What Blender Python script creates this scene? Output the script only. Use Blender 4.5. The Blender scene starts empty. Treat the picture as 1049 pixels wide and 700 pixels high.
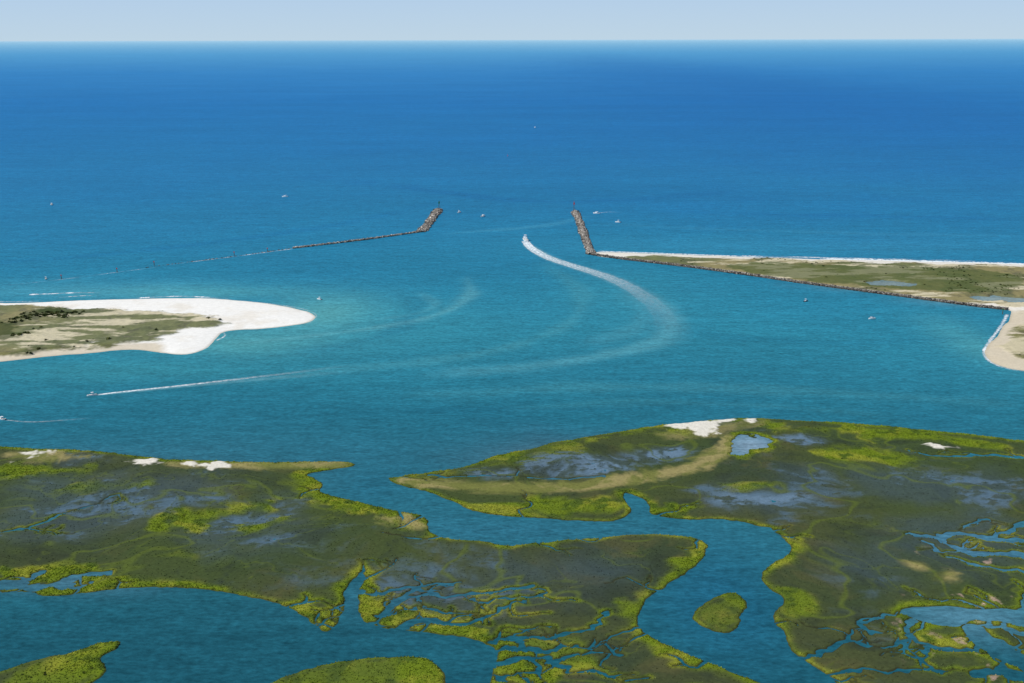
import bpy, bmesh, math, random
import numpy as np
from mathutils import Matrix, Vector
random.seed(7); rng=np.random.default_rng(11)
scene=bpy.context.scene
scene.view_settings.view_transform='Standard'
scene.view_settings.look='None'; scene.view_settings.exposure=0
# ------------------------------------------------------------ camera model
W0,H0=1049.0,700.0; F=1124.0; CH=300.0
pitch=math.atan((350-40.0)/F); roll=0.0024
d=np.array([0,math.cos(pitch),-math.sin(pitch)]); u=np.array([0,math.sin(pitch),math.cos(pitch)]); r=np.array([1.,0,0])
rr=r*math.cos(roll)-u*math.sin(roll); uu=u*math.cos(roll)+r*math.sin(roll)
def P(px,py,z=0.0):
    """survey point: photo position -> map position on the level plane z"""
    a=(px-W0/2)/F; b=(H0/2-py)/F
    ray=d+a*rr+b*uu
    t=(CH-z)/(-ray[2])
    return (ray[0]*t,ray[1]*t)
def PP(l): return [P(*q[:2]) for q in l]
cam=bpy.data.cameras.new("camera"); co=bpy.data.objects.new("camera",cam); scene.collection.objects.link(co)
M=Matrix(((rr[0],uu[0],-d[0],0),(rr[1],uu[1],-d[1],0),(rr[2],uu[2],-d[2],CH),(0,0,0,1)))
co.matrix_world=M; cam.sensor_width=36; cam.lens=F/W0*36; cam.clip_start=1; cam.clip_end=600000
scene.camera=co
def S(r_,g_,b_,k=1.0):
    f=lambda c:(c/255/12.92 if c/255<=0.04045 else ((c/255+0.055)/1.055)**2.4)*k
    return np.array([f(r_),f(g_),f(b_)])
# ------------------------------------------------------------ light
EL=math.radians(48); AZ=math.radians(-112)
sd_=Vector((math.sin(AZ)*math.cos(EL),math.cos(AZ)*math.cos(EL),math.sin(EL)))
w=bpy.data.worlds.new("World"); scene.world=w; w.use_nodes=True
nt=w.node_tree; bg=nt.nodes['Background']
sky=nt.nodes.new('ShaderNodeTexSky'); sky.sky_type='NISHITA'; sky.sun_disc=False
sky.sun_elevation=EL; sky.sun_rotation=AZ; sky.altitude=0; sky.air_density=1.0; sky.dust_density=0.3; sky.ozone_density=3.0
tc=nt.nodes.new('ShaderNodeTexCoord'); sx=nt.nodes.new('ShaderNodeSeparateXYZ'); nt.links.new(tc.outputs['Generated'],sx.inputs[0])
rp=nt.nodes.new('ShaderNodeValToRGB'); nt.links.new(sx.outputs['Z'],rp.inputs['Fac'])
e=rp.color_ramp.elements; e[0].position=0.0; e[0].color=(*(S(190,213,230)/.085),1); e[1].position=.30; e[1].color=(*(S(120,165,215)/.085),1)
q=e.new(.04); q.color=(*(S(178,206,234)/.085),1)
fm=nt.nodes.new('ShaderNodeMapRange'); fm.inputs['From Min'].default_value=0.03; fm.inputs['From Max'].default_value=0.35; fm.inputs['To Min'].default_value=0.97; fm.inputs['To Max'].default_value=0.0
nt.links.new(sx.outputs['Z'],fm.inputs['Value'])
mxs=nt.nodes.new('ShaderNodeMixRGB'); nt.links.new(fm.outputs[0],mxs.inputs['Fac']); nt.links.new(sky.outputs[0],mxs.inputs['Color1']); nt.links.new(rp.outputs[0],mxs.inputs['Color2'])
nt.links.new(mxs.outputs[0],bg.inputs[0]); bg.inputs[1].default_value=0.085
sun=bpy.data.lights.new("sun",'SUN'); sun.energy=3.8; sun.angle=math.radians(0.5); sun.color=(1,0.96,0.9)
so=bpy.data.objects.new("sun",sun); scene.collection.objects.link(so); so.rotation_euler=sd_.to_track_quat('Z','Y').to_euler()
# ------------------------------------------------------------ noise
TAB=rng.random((512,512)).astype(np.float32)
def vn(x,y,s,off=0):
    x=x/s+off*17.31+1000; y=y/s+off*9.77+1000
    xi=np.floor(x).astype(np.int64); yi=np.floor(y).astype(np.int64)
    fx=(x-xi).astype(np.float32); fy=(y-yi).astype(np.float32)
    fx=fx*fx*(3-2*fx); fy=fy*fy*(3-2*fy)
    a=TAB[xi&511,yi&511]; b=TAB[(xi+1)&511,yi&511]; c=TAB[xi&511,(yi+1)&511]; e=TAB[(xi+1)&511,(yi+1)&511]
    return (a*(1-fx)+b*fx)*(1-fy)+(c*(1-fx)+e*fx)*fy
def fbm(x,y,s,o=4,off=0,g=0.5):
    t=0;a=1;n=0
    for i in range(o):
        ca,sa=math.cos(0.6*i+.3),math.sin(0.6*i+.3)
        t=t+a*vn(x*ca-y*sa,x*sa+y*ca,s/(2**i),off+i*3); n+=a; a*=g
    return t/n-0.5
def sm(e0,e1,x):
    t=np.clip((x-e0)/(e1-e0),0,1); return t*t*(3-2*t)
def chaikin(p,closed=True,n=2):
    for _ in range(n):
        q=[];m=len(p)
        rng_=range(m) if closed else range(m-1)
        if not closed: q.append(p[0])
        for i in rng_:
            a=p[i];b=p[(i+1)%m]
            q.append((a[0]*.75+b[0]*.25,a[1]*.75+b[1]*.25)); q.append((a[0]*.25+b[0]*.75,a[1]*.25+b[1]*.75))
        if not closed: q.append(p[-1])
        p=q
    return p
class Grid:
    def __init__(s,x0,x1,y0,y1,dx):
        s.x0,s.y0,s.dx=x0,y0,dx
        s.nx=int((x1-x0)/dx)+1; s.ny=int((y1-y0)/dx)+1
        s.xs=x0+np.arange(s.nx)*dx; s.ys=y0+np.arange(s.ny)*dx
        s.X,s.Y=np.meshgrid(s.xs,s.ys)
    def win(s,a,b,R):
        i0=max(0,int((min(a[0],b[0])-R-s.x0)/s.dx)); i1=min(s.nx,int((max(a[0],b[0])+R-s.x0)/s.dx)+2)
        j0=max(0,int((min(a[1],b[1])-R-s.y0)/s.dx)); j1=min(s.ny,int((max(a[1],b[1])+R-s.y0)/s.dx)+2)
        return i0,i1,j0,j1
    def seg(s,D,a,b,R,w0=0,w1=0):
        i0,i1,j0,j1=s.win(a,b,R)
        if i0>=i1 or j0>=j1: return
        X=s.X[j0:j1,i0:i1]; Y=s.Y[j0:j1,i0:i1]
        ex,ey=b[0]-a[0],b[1]-a[1]; L=ex*ex+ey*ey+1e-9
        t=np.clip(((X-a[0])*ex+(Y-a[1])*ey)/L,0,1)
        dd=np.hypot(X-a[0]-t*ex,Y-a[1]-t*ey)-(w0+(w1-w0)*t)
        D[j0:j1,i0:i1]=np.minimum(D[j0:j1,i0:i1],dd)
    def sdf(s,poly,R=40):
        D=np.full(s.X.shape,float(R)); m=len(poly)
        for i in range(m): s.seg(D,poly[i],poly[(i+1)%m],R)
        ins=np.zeros(s.X.shape,bool)
        p=np.array(poly); q=np.roll(p,-1,axis=0)
        for j,y in enumerate(s.ys):
            c=(p[:,1]<=y)!=(q[:,1]<=y)
            if not c.any(): continue
            xs=np.sort(p[c,0]+(y-p[c,1])*(q[c,0]-p[c,0])/(q[c,1]-p[c,1]))
            ins[j]=(np.searchsorted(xs,s.xs)%2)==1
        return np.where(ins,D,-D)
    def lines(s,ls,R=30):
        D=np.full(s.X.shape,float(R))
        for l in ls:
            for a,b in zip(l[:-1],l[1:]): s.seg(D,a,b,R+max(a[2],b[2]),a[2],b[2])
        return D
def link(o): scene.collection.objects.link(o); return o
def np_mesh(name,V,Fc,col=None,smooth=False,extra=None):
    me=bpy.data.meshes.new(name); V=np.asarray(V,np.float32); Fc=np.asarray(Fc,np.int32); k=Fc.shape[1]
    me.vertices.add(len(V)); me.vertices.foreach_set('co',V.ravel())
    me.loops.add(Fc.size); me.loops.foreach_set('vertex_index',Fc.ravel())
    me.polygons.add(len(Fc)); me.polygons.foreach_set('loop_start',np.arange(0,Fc.size,k,dtype=np.int32))
    me.polygons.foreach_set('use_smooth',np.full(len(Fc),smooth))
    me.update(calc_edges=True)
    if col is not None:
        ca=me.color_attributes.new("Col",'FLOAT_COLOR','POINT'); c=np.ones((len(V),4),np.float32); c[:,:col.shape[1]]=col
        ca.data.foreach_set('color',c.ravel())
    if extra is not None:
        at=me.attributes.new("amt",'FLOAT','POINT'); at.data.foreach_set('value',np.asarray(extra,np.float32))
    return me
def grid_mesh(name,X,Y,Z,col,keep=None,smooth=True,extra=None):
    ny,nx=X.shape; idx=np.arange(nx*ny).reshape(ny,nx)
    a,b,c,e=idx[:-1,:-1],idx[:-1,1:],idx[1:,1:],idx[1:,:-1]
    Fc=np.stack([a,b,c,e],-1).reshape(-1,4)
    if keep is not None:
        kf=(keep[:-1,:-1]|keep[:-1,1:]|keep[1:,1:]|keep[1:,:-1]).ravel(); Fc=Fc[kf]
    V=np.stack([X,Y,Z],-1).reshape(-1,3); C=col.reshape(-1,col.shape[-1])
    used=np.zeros(len(V),bool); used[Fc.ravel()]=True; rm=np.cumsum(used)-1
    return np_mesh(name,V[used],rm[Fc],C[used],smooth,None if extra is None else extra.ravel()[used])
# ------------------------------------------------------------ materials
def mat(name): 
    m=bpy.data.materials.new(name); m.use_nodes=True; return m,m.node_tree,m.node_tree.nodes['Principled BSDF']
def mat_vcol(name,rough=0.9,ns=1.5,amt=0.5,bump=0.3,bs=1.0,spec=0.2,wet=False):
    m,t,p=mat(name); N=t.nodes.new; L=t.links.new
    at=N('ShaderNodeAttribute'); at.attribute_name='Col'
    g=N('ShaderNodeNewGeometry'); no=N('ShaderNodeTexNoise'); no.inputs['Scale'].default_value=1/ns; no.inputs['Detail'].default_value=5; no.inputs['Roughness'].default_value=0.7
    L(g.outputs['Position'],no.inputs['Vector'])
    mr=N('ShaderNodeMapRange'); mr.inputs['From Min'].default_value=.3; mr.inputs['From Max'].default_value=.7; mr.inputs['To Min'].default_value=1-amt; mr.inputs['To Max'].default_value=1+amt
    L(no.outputs['Fac'],mr.inputs['Value'])
    vm=N('ShaderNodeVectorMath'); vm.operation='SCALE'; L(at.outputs['Color'],vm.inputs[0]); L(mr.outputs[0],vm.inputs['Scale'])
    L(vm.outputs[0],p.inputs['Base Color']); p.inputs['Roughness'].default_value=rough; p.inputs['Specular IOR Level'].default_value=spec
    if bump>0:
        bu=N('ShaderNodeBump'); bu.inputs['Strength'].default_value=bump; bu.inputs['Distance'].default_value=bs
        L(no.outputs['Fac'],bu.inputs['Height']); L(bu.outputs[0],p.inputs['Normal'])
    if wet:
        a2=N('ShaderNodeAttribute'); a2.attribute_name='amt'
        m1=N('ShaderNodeMapRange'); m1.inputs['To Min'].default_value=rough; m1.inputs['To Max'].default_value=.35; L(a2.outputs['Fac'],m1.inputs['Value']); L(m1.outputs[0],p.inputs['Roughness'])
        m2=N('ShaderNodeMapRange'); m2.inputs['To Min'].default_value=.1; m2.inputs['To Max'].default_value=.5; L(a2.outputs['Fac'],m2.inputs['Value']); L(m2.outputs[0],p.inputs['Specular IOR Level'])
    return m
def mat_plain(name,c,rough=0.5,ns=2.0,amt=0.12,metal=0,spec=0.5):
    m,t,p=mat(name); N=t.nodes.new; L=t.links.new
    tc=N('ShaderNodeTexCoord'); no=N('ShaderNodeTexNoise'); no.inputs['Scale'].default_value=ns; no.inputs['Detail'].default_value=4
    L(tc.outputs['Object'],no.inputs['Vector'])
    cr=N('ShaderNodeValToRGB'); c=np.array(c)
    cr.color_ramp.elements[0].position=.3; cr.color_ramp.elements[1].position=.7
    cr.color_ramp.elements[0].color=(*(c*(1-amt)),1); cr.color_ramp.elements[1].color=(*np.minimum(c*(1+amt),1),1)
    L(no.outputs['Fac'],cr.inputs['Fac']); L(cr.outputs[0],p.inputs['Base Color'])
    p.inputs['Roughness'].default_value=rough; p.inputs['Metallic'].default_value=metal; p.inputs['Specular IOR Level'].default_value=spec
    return m
m_marsh=mat_vcol("marsh_mat",0.9,2.2,0.22,0.2,0.4,.1,wet=True)
m_dune=mat_vcol("dune_mat",0.95,6.0,0.07,0.12,0.4,.1)
m_grass=mat_vcol("grass_mat",0.8,3,0.2,0,0.1)
m_rock=mat_vcol("rock_mat",0.85,1.2,0.3,0.6,0.3)
# sea material
m_sea,t,p=mat("sea_mat"); t.nodes.remove(p); N=t.nodes.new; L=t.links.new
out=[n for n in t.nodes if n.type=='OUTPUT_MATERIAL'][0]
at=N('ShaderNodeAttribute'); at.attribute_name='Col'
g=N('ShaderNodeNewGeometry')
def nz(scale,vec3,detail,rough=.6,rotz=0.0):
    mp=N('ShaderNodeMapping'); mp.inputs['Scale'].default_value=vec3; mp.inputs['Rotation'].default_value=(0,0,rotz); L(g.outputs['Position'],mp.inputs['Vector'])
    n=N('ShaderNodeTexNoise'); n.inputs['Scale'].default_value=scale; n.inputs['Detail'].default_value=detail; n.inputs['Roughness'].default_value=rough
    L(mp.outputs[0],n.inputs['Vector']); return n
n1=nz(1.0,(1/18,1/7,.1),4,.7,.12)      # wind waves
n2=nz(1.0,(1/170,1/42,.1),4,.6,-.1)      # patches
n3=nz(1.0,(1/1100,1/260,.1),4,.6,.05)
n4=nz(1.0,(1/4.5,1/2.4,.1),3,.6,.1)      # chop
n5=nz(1.0,(1/70,1/16,.1),3,.6,.06)      # swell lines
def mrange(src,a,b,c,e):
    m_=N('ShaderNodeMapRange'); m_.inputs['From Min'].default_value=a; m_.inputs['From Max'].default_value=b; m_.inputs['To Min'].default_value=c; m_.inputs['To Max'].default_value=e
    L(src,m_.inputs['Value']); return m_.outputs[0]
def mth(op,a,b):
    m_=N('ShaderNodeMath'); m_.operation=op
    for i,v in enumerate((a,b)):
        if isinstance(v,(int,float)): m_.inputs[i].default_value=v
        else: L(v,m_.inputs[i])
    return m_.outputs[0]
k=mth('MULTIPLY',mrange(n1.outputs['Fac'],.3,.7,.78,1.22),mrange(n2.outputs['Fac'],.3,.7,.94,1.06))
k=mth('MULTIPLY',k,mrange(n3.outputs['Fac'],.3,.7,.94,1.06))
k=mth('MULTIPLY',k,mrange(n4.outputs['Fac'],.3,.7,.74,1.26))
k=mth('MULTIPLY',k,mrange(n5.outputs['Fac'],.3,.7,.92,1.08))
vm=N('ShaderNodeVectorMath'); vm.operation='SCALE'; L(at.outputs['Color'],vm.inputs[0]); L(k,vm.inputs['Scale'])
bu=N('ShaderNodeBump'); bu.inputs['Strength'].default_value=0.7; bu.inputs['Distance'].default_value=1.0
L(mth('ADD',mth('MULTIPLY',n1.outputs['Fac'],1.1),mth('MULTIPLY',n4.outputs['Fac'],.6)),bu.inputs['Height'])
df=N('ShaderNodeBsdfDiffuse'); gl=N('ShaderNodeBsdfGlossy'); gl.inputs['Roughness'].default_value=.25; gl.inputs['Color'].default_value=(.7,.9,1,1)
L(vm.outputs[0],df.inputs['Color']); L(bu.outputs[0],gl.inputs['Normal']); L(bu.outputs[0],df.inputs['Normal'])
fr=N('ShaderNodeFresnel'); fr.inputs['IOR'].default_value=1.333
fac=mth('MINIMUM',mth('MULTIPLY',fr.outputs[0],.22),.11)
mx=N('ShaderNodeMixShader'); L(fac,mx.inputs[0]); L(df.outputs[0],mx.inputs[1]); L(gl.outputs[0],mx.inputs[2]); L(mx.outputs[0],out.inputs[0])
# foam
def foam_mat(name,c,ns,thr):
    m,t,p=mat(name); N=t.nodes.new; L=t.links.new
    at=N('ShaderNodeAttribute'); at.attribute_name='amt'
    g=N('ShaderNodeNewGeometry'); no=N('ShaderNodeTexNoise'); no.inputs['Scale'].default_value=1/ns; no.inputs['Detail'].default_value=5; no.inputs['Roughness'].default_value=.7
    L(g.outputs['Position'],no.inputs['Vector'])
    a=N('ShaderNodeMath'); a.operation='SUBTRACT'; L(no.outputs['Fac'],a.inputs[0]); a.inputs[1].default_value=.5
    b=N('ShaderNodeMath'); b.operation='MULTIPLY_ADD'; L(a.outputs[0],b.inputs[0]); b.inputs[1].default_value=thr; b.inputs[2].default_value=1.0
    e=N('ShaderNodeMath'); e.operation='MULTIPLY'; e.use_clamp=True; L(at.outputs['Fac'],e.inputs[0]); L(b.outputs[0],e.inputs[1])
    p.inputs['Base Color'].default_value=(*c,1); p.inputs['Roughness'].default_value=.8; L(e.outputs[0],p.inputs['Alpha'])
    return m
m_foam=foam_mat("foam_mat",S(236,244,246),4,5.5)
m_slick=foam_mat("slick_mat",S(130,196,208),9,4)

def setp(o,mt=None,kind=None,label=None,cat=None,group=None):
    if mt: o.data.materials.append(mt)
    if kind: o["kind"]=kind
    if label: o["label"]=label
    if cat: o["category"]=cat
    if group: o["group"]=group
    return o
# ============================================================ SEA
ang=np.concatenate([np.linspace(-1.5,-.62,40)[:-1],np.linspace(-.62,.62,760),np.linspace(.62,1.5,40)[1:]])
rows=np.concatenate([np.linspace(250,2300,760),2300*np.exp(np.linspace(0.004,math.log(300000/2300),140))])
U,R_=np.meshgrid(ang,rows); SX=U*R_; SY=R_.copy()
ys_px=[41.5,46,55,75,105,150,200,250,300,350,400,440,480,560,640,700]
cs=[S(166,206,224),S(124,180,210),S(80,154,198),S(44,126,184),S(26,112,172),S(26,112,164),S(30,116,160),S(34,120,154),S(38,126,152),S(44,130,150),S(42,122,140),S(38,112,130),S(44,110,128),S(42,106,122),S(34,96,110),S(30,88,102)]  # farthest stops pale toward the horizon: haze painted into the sea colour
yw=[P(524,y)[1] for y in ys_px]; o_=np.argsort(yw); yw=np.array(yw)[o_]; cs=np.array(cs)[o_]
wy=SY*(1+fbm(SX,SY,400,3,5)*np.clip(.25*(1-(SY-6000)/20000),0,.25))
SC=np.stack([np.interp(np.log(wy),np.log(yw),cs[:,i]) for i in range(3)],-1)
def splat(px,py,rx,ry,c,a):
    global SC
    x,y=P(px,py); x1,_=P(px+rx,py); _,y1=P(px,py-ry); _,y2=P(px,py+ry)
    hy=np.where(SY>y,y1-y,y-y2)
    q=((SX-x)/(x1-x))**2+((SY-y)/hy)**2
    q=q*(1+1.2*fbm(SX,SY,90,4,int(px)%50))
    m=(a*np.exp(-q))[...,None]; SC=SC*(1-m)+c*m
TQ=S(88,168,172); TL=S(64,146,154)
splat(330,322,60,20,S(104,178,174),.6); splat(250,352,80,13,S(88,162,162),.65); splat(90,298,170,10,S(76,152,168),.55); splat(200,300,110,7,TQ,.5)
splat(120,380,190,12,TL,.4); splat(420,330,120,30,TL,.3); splat(640,300,70,30,TL,.25)
splat(830,252,260,10,S(52,136,168),.5); splat(1000,355,32,26,TQ,.5); splat(60,240,260,30,S(36,122,162),.4); splat(60,320,60,6,TL,.4)
splat(900,120,300,60,S(14,94,162),.45); splat(700,385,300,30,S(34,110,132),.4); splat(300,425,300,18,S(34,106,126),.35)
splat(560,452,160,22,S(30,98,116),.5); splat(380,500,40,20,S(34,98,120),.4); splat(740,620,80,60,S(30,96,126),.6); splat(520,545,160,14,S(48,110,130),.6)
splat(150,660,160,60,S(30,86,100),.5); splat(990,630,80,30,S(84,132,150),.8); splat(990,560,80,30,S(80,126,150),.8);splat(60,595,80,12,S(76,118,136),.7)
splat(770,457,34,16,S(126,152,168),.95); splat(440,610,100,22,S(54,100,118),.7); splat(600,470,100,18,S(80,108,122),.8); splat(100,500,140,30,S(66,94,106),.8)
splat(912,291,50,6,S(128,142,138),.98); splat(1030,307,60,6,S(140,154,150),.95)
def streak(px,wd,c,a):
    global SC
    l=chaikin(PP(px),False,3)
    y0=min(q[1] for q in l)-5*wd; y1=max(q[1] for q in l)+5*wd
    jm=np.where((rows>y0)&(rows<y1))[0]
    j0,j1=jm[0],jm[-1]+1
    X=SX[j0:j1];Y=SY[j0:j1]; Dm=np.full(X.shape,1e9); T=np.zeros(X.shape)
    n=len(l)-1
    for i,(p0,p1) in enumerate(zip(l[:-1],l[1:])):
        ex,ey=p1[0]-p0[0],p1[1]-p0[1]; t_=np.clip(((X-p0[0])*ex+(Y-p0[1])*ey)/(ex*ex+ey*ey),0,1)
        dd=np.hypot(X-p0[0]-t_*ex,Y-p0[1]-t_*ey); m=dd<Dm; Dm=np.where(m,dd,Dm); T=np.where(m,(i+t_)/n,T)
    Dm=Dm+fbm(X,Y,60,4,3)*wd*2.2
    m=(a*np.exp(-(Dm/wd)**2)*np.sin(np.clip(T,0.02,.98)*math.pi)**.5)[...,None]
    SC[j0:j1]=SC[j0:j1]*(1-m)+c*m
streak([(478,284),(484,300),(468,316),(430,328),(380,337),(320,344),(250,352)],10,S(100,166,172),.5)
streak([(560,270),(600,300),(590,330),(540,352),(450,370),(330,380),(250,392)],12,S(76,150,160),.4)
streak([(660,300),(686,318),(690,340),(668,354),(610,366),(540,376),(450,384)],13,S(92,162,172),.5)
streak([(640,300),(662,318),(650,340),(600,352)],16,S(80,154,168),.4)
streak([(420,405),(520,400),(640,395),(800,398),(1040,415)],13,S(76,146,154),.28)
streak([(520,420),(640,412),(760,414),(900,425)],8,S(70,140,148),.25)
streak([(430,300),(450,312),(430,322),(380,328)],7,S(90,160,170),.35)
streak([(330,425),(450,420),(600,420),(760,412)],7,S(26,92,112),.4)
streak([(455,240),(500,236),(560,232),(600,222)],10,S(70,148,174),.35)
streak([(300,180),(420,192),(520,206),(600,208),(760,196)],22,S(18,94,148),.35)
streak([(620,230),(760,236),(900,240),(1049,242)],14,S(56,138,170),.35)
streak([(640,215),(780,220),(920,222),(1049,225)],16,S(18,98,150),.3)
streak([(450,205),(380,225),(250,245),(100,262),(-40,272)],16,S(24,106,152),.35)
streak([(400,300),(430,310),(420,330),(380,350),(300,362)],16,S(32,110,136),.35)
streak([(0,392),(100,396),(220,400),(360,398),(520,386)],9,S(32,108,126),.35)
streak([(700,340),(800,350),(900,352),(1000,345)],12,S(32,112,138),.35)
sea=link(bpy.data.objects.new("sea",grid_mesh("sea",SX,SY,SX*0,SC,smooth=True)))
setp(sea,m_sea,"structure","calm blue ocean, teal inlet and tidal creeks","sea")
# ============================================================ MARSH
G=Grid(-600,600,395,905,0.8); X,Y=G.X,G.Y
north=[(-200,448),(-100,452),(0,458),(30,460),(70,462),(105,463),(140,467),(180,472),(230,474),(280,474),(330,474),(366,475),(385,484),(400,492),(420,487),(450,483),(478,478),(512,466),(560,455),(610,445),(660,438),(700,433),(740,430),(775,428),(830,431),(880,434),(940,440),(1000,446),(1049,452),(1200,466),(1300,480)]
northw=chaikin(PP(north),False,2)+[(700,380),(-700,380)]
creek=[(372,468),(366,477),(352,479),(335,481),(318,484),(312,487),(322,491),(330,497),(324,503),(345,509),(372,516),(402,522),(432,527),(442,533),(438,541),(447,549),(462,553),(492,554),(520,560),(562,555),(602,551),(642,549),(682,549),(712,552),(725,558),(722,567),(711,578),(699,589),(680,603),(664,615),(656,628),(655,640),(666,652),(690,664),(716,675),(746,686),(775,696),(800,712),(840,740),(930,740),(870,712),(846,692),(822,677),(806,662),(802,647),(791,636),(796,625),(804,615),(787,605),(776,593),(790,581),(808,570),(812,560),(797,547),(777,538),(742,533),(700,531),(664,528),(668,520),(660,512),(640,503),(636,508),(642,516),(648,525),(640,531),(620,533),(580,533),(545,531),(510,528),(480,522),(460,514),(445,506),(420,499),(402,494),(398,484),(402,465)]
bay=[(-180,618),(-80,612),(0,606),(25,605),(50,611),(80,608),(110,604),(150,601),(185,601),(220,606),(250,611),(290,620),(310,628),(322,640),(334,650),(346,642),(352,630),(354,616),(350,604),(360,595),(372,586),(374,596),(366,606),(370,620),(366,634),(380,642),(400,647),(440,649),(470,652),(500,657),(514,667),(508,685),(500,712),(480,745),(-180,745)]
R1=[(918,626),(940,621),(965,622),(1000,624),(1030,622),(1049,626),(1130,640),(1130,656),(1049,643),(1020,638),(995,635),(985,641),(965,641),(940,636),(928,632)]
R2=[(985,638),(1005,641),(1015,652),(1030,662),(1049,672),(1120,690),(1120,705),(1049,685),(1022,676),(1005,665),(992,652)]
pond1=[(752,452),(760,446),(772,447),(789,451),(782,455),(788,459),(768,461),(758,468),(746,466),(754,459)]
isl=[[(-160,720),(-60,702),(0,688),(40,676),(80,665),(126,654),(122,664),(100,674),(114,684),(102,697),(70,712),(40,735),(-160,760)],
     [(265,706),(300,688),(340,679),(380,673),(432,670),(450,680),(458,700),(450,730),(265,740)],
     [(706,632),(716,618),(732,611),(750,606),(763,611),(761,625),(757,640),(748,651),(728,648),(712,641)]]
sdN=G.sdf(northw,60)
edge=fbm(X,Y,26,5,1,.6)*8
edge2=fbm(X,Y,7,3,9,.6)*2.5
sdW=np.full(X.shape,-60.)
for pl in (creek,bay,R1,R2): sdW=np.maximum(sdW,G.sdf(chaikin(PP(pl),True,2),60))
sdP=G.sdf(chaikin(PP(pond1),True,1),60)+fbm(X,Y,12,4,19,.6)*16
sdI=np.full(X.shape,-60.)
for pl in isl: sdI=np.maximum(sdI,G.sdf(chaikin(PP(pl),True,2),60))
land=np.maximum(np.minimum(sdN,-sdW),sdI)
nets=[]
def cr(px,w0,w1):
    l=chaikin(PP(px),False,2); n=len(l)
    out=[]
    for i,(x,y) in enumerate(l):
        t=i/(n-1); out.append((x+random.uniform(-2,2),y+random.uniform(-2,2),(w0+(w1-w0)*t)/2*random.uniform(.5,1.5)))
    nets.append(out); return out
cr([(-30,597),(10,599),(40,602),(62,597),(78,590),(112,587)],9,3); cr([(20,600),(34,590),(48,586)],5,2); cr([(62,600),(80,602),(96,598)],4,2)
cr([(380,640),(398,622),(412,612),(440,610),(470,612),(505,606),(545,600)],5,1.2); cr([(366,606),(384,610),(396,606),(430,600),(470,598)],3.5,1)
cr([(400,648),(430,636),(470,640),(500,632),(520,620),(540,616)],4,1.2); cr([(430,612),(436,624),(460,630)],3,1)
cr([(412,612),(424,604),(446,606),(462,600)],2,1); cr([(480,612),(492,620),(520,612),(552,610)],2,1); cr([(386,632),(404,630),(416,624),(434,622)],2.5,1)
cr([(506,658),(530,652),(560,655),(590,648),(612,640),(620,628)],3.5,1); cr([(508,682),(540,672),(570,678),(600,668),(640,672)],3.5,1)
cr([(540,672),(556,690),(560,715)],2.5,1.2); cr([(530,652),(536,664),(556,668),(580,662),(604,664)],2,1.2); cr([(500,668),(520,664),(536,668)],2,1); cr([(570,678),(586,690),(616,688),(640,700)],2.2,1); cr([(512,696),(530,690),(548,700)],2.2,1)
cr([(930,546),(955,552),(985,545),(1010,552),(1060,556)],2,7); cr([(962,549),(975,561),(1000,568),(1030,565),(1070,574)],2.5,9); cr([(1018,552),(1035,541),(1060,532)],3,5)
cr([(950,556),(962,566),(984,574),(1010,582),(1060,586)],2,4); cr([(985,546),(994,536),(1016,532)],2,1)
cr([(820,676),(845,668),(868,655),(880,640),(905,630),(925,628)],2.5,1.5); cr([(846,692),(880,684),(915,690),(950,684),(1000,690)],2.5,1.5); cr([(1000,690),(1030,688),(1080,700)],5,10)
cr([(935,634),(930,650),(950,664),(985,668),(1004,664)],2.5,3); cr([(868,655),(892,664),(920,660),(934,652)],1.5,2); cr([(950,664),(946,676),(960,688)],2,2); cr([(1010,640),(1030,646),(1060,652)],2,4); cr([(880,640),(890,650),(912,646)],1.5,1)
cr([(-20,548),(20,543),(45,536),(62,526),(90,520),(118,508)],2,1)
cr([(440,486),(470,490),(510,486),(560,492),(620,488)],1,1.5)
cr([(1049,470),(1000,465),(970,470),(930,462)],5,1.5)
def dendr(x,y,a,w,L,depth,dest):
    pts=[(x,y,w/2)]; n=int(L/4); a0=a
    for i in range(n):
        a+=random.gauss(0,.55)+ (a0-a)*.12
        x+=4*math.cos(a); y+=4*math.sin(a); ww=w*(1-.85*(i+1)/n)
        pts.append((x,y,max(ww,.25)/2))
        if depth<3 and random.random()<.12: dendr(x,y,a+random.choice((-1,1))*random.uniform(.7,1.3),ww*.7,L*random.uniform(.3,.6),depth+1,dest)
    dest.append(pts)
rn=[]
wall=[chaikin(PP(q),True,1) for q in (creek,bay,R1,R2)]
for pl,nn in zip(wall,(18,14,8,8)):
    for _ in range(nn):
        i=random.randrange(len(pl)); a=pl[i]; b=pl[(i+1)%len(pl)]
        if not(-560<a[0]<560 and 400<a[1]<830): continue
        ar=sum(pl[j][0]*pl[(j+1)%len(pl)][1]-pl[(j+1)%len(pl)][0]*pl[j][1] for j in range(len(pl)))
        th=math.atan2(b[1]-a[1],b[0]-a[0])+(-math.pi/2 if ar>0 else math.pi/2)
        dendr(a[0],a[1],th,random.uniform(1.,2.0),random.uniform(18,45),0,rn)
for nl in list(nets):
    for _ in range(max(1,len(nl)//8)):
        i=random.randrange(1,len(nl)); th=math.atan2(nl[i][1]-nl[i-1][1],nl[i][0]-nl[i-1][0])+random.choice((-1,1))*random.uniform(.8,1.6)
        dendr(nl[i][0],nl[i][1],th,random.uniform(.9,1.8),random.uniform(12,34),1,rn)
cdA=G.lines(nets,40); cdB=G.lines(rn,25)
cd=np.minimum(cdA+edge2*1.3,cdB+edge2*.5)
big=np.minimum(land+edge*sm(0,25,60-np.abs(land))+edge2*.7,-sdP)
land2=np.minimum(big,cd*1.0)
WX=X+fbm(X,Y,80,4,201)*70; WY=Y+fbm(X,Y,80,4,211)*70
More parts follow.
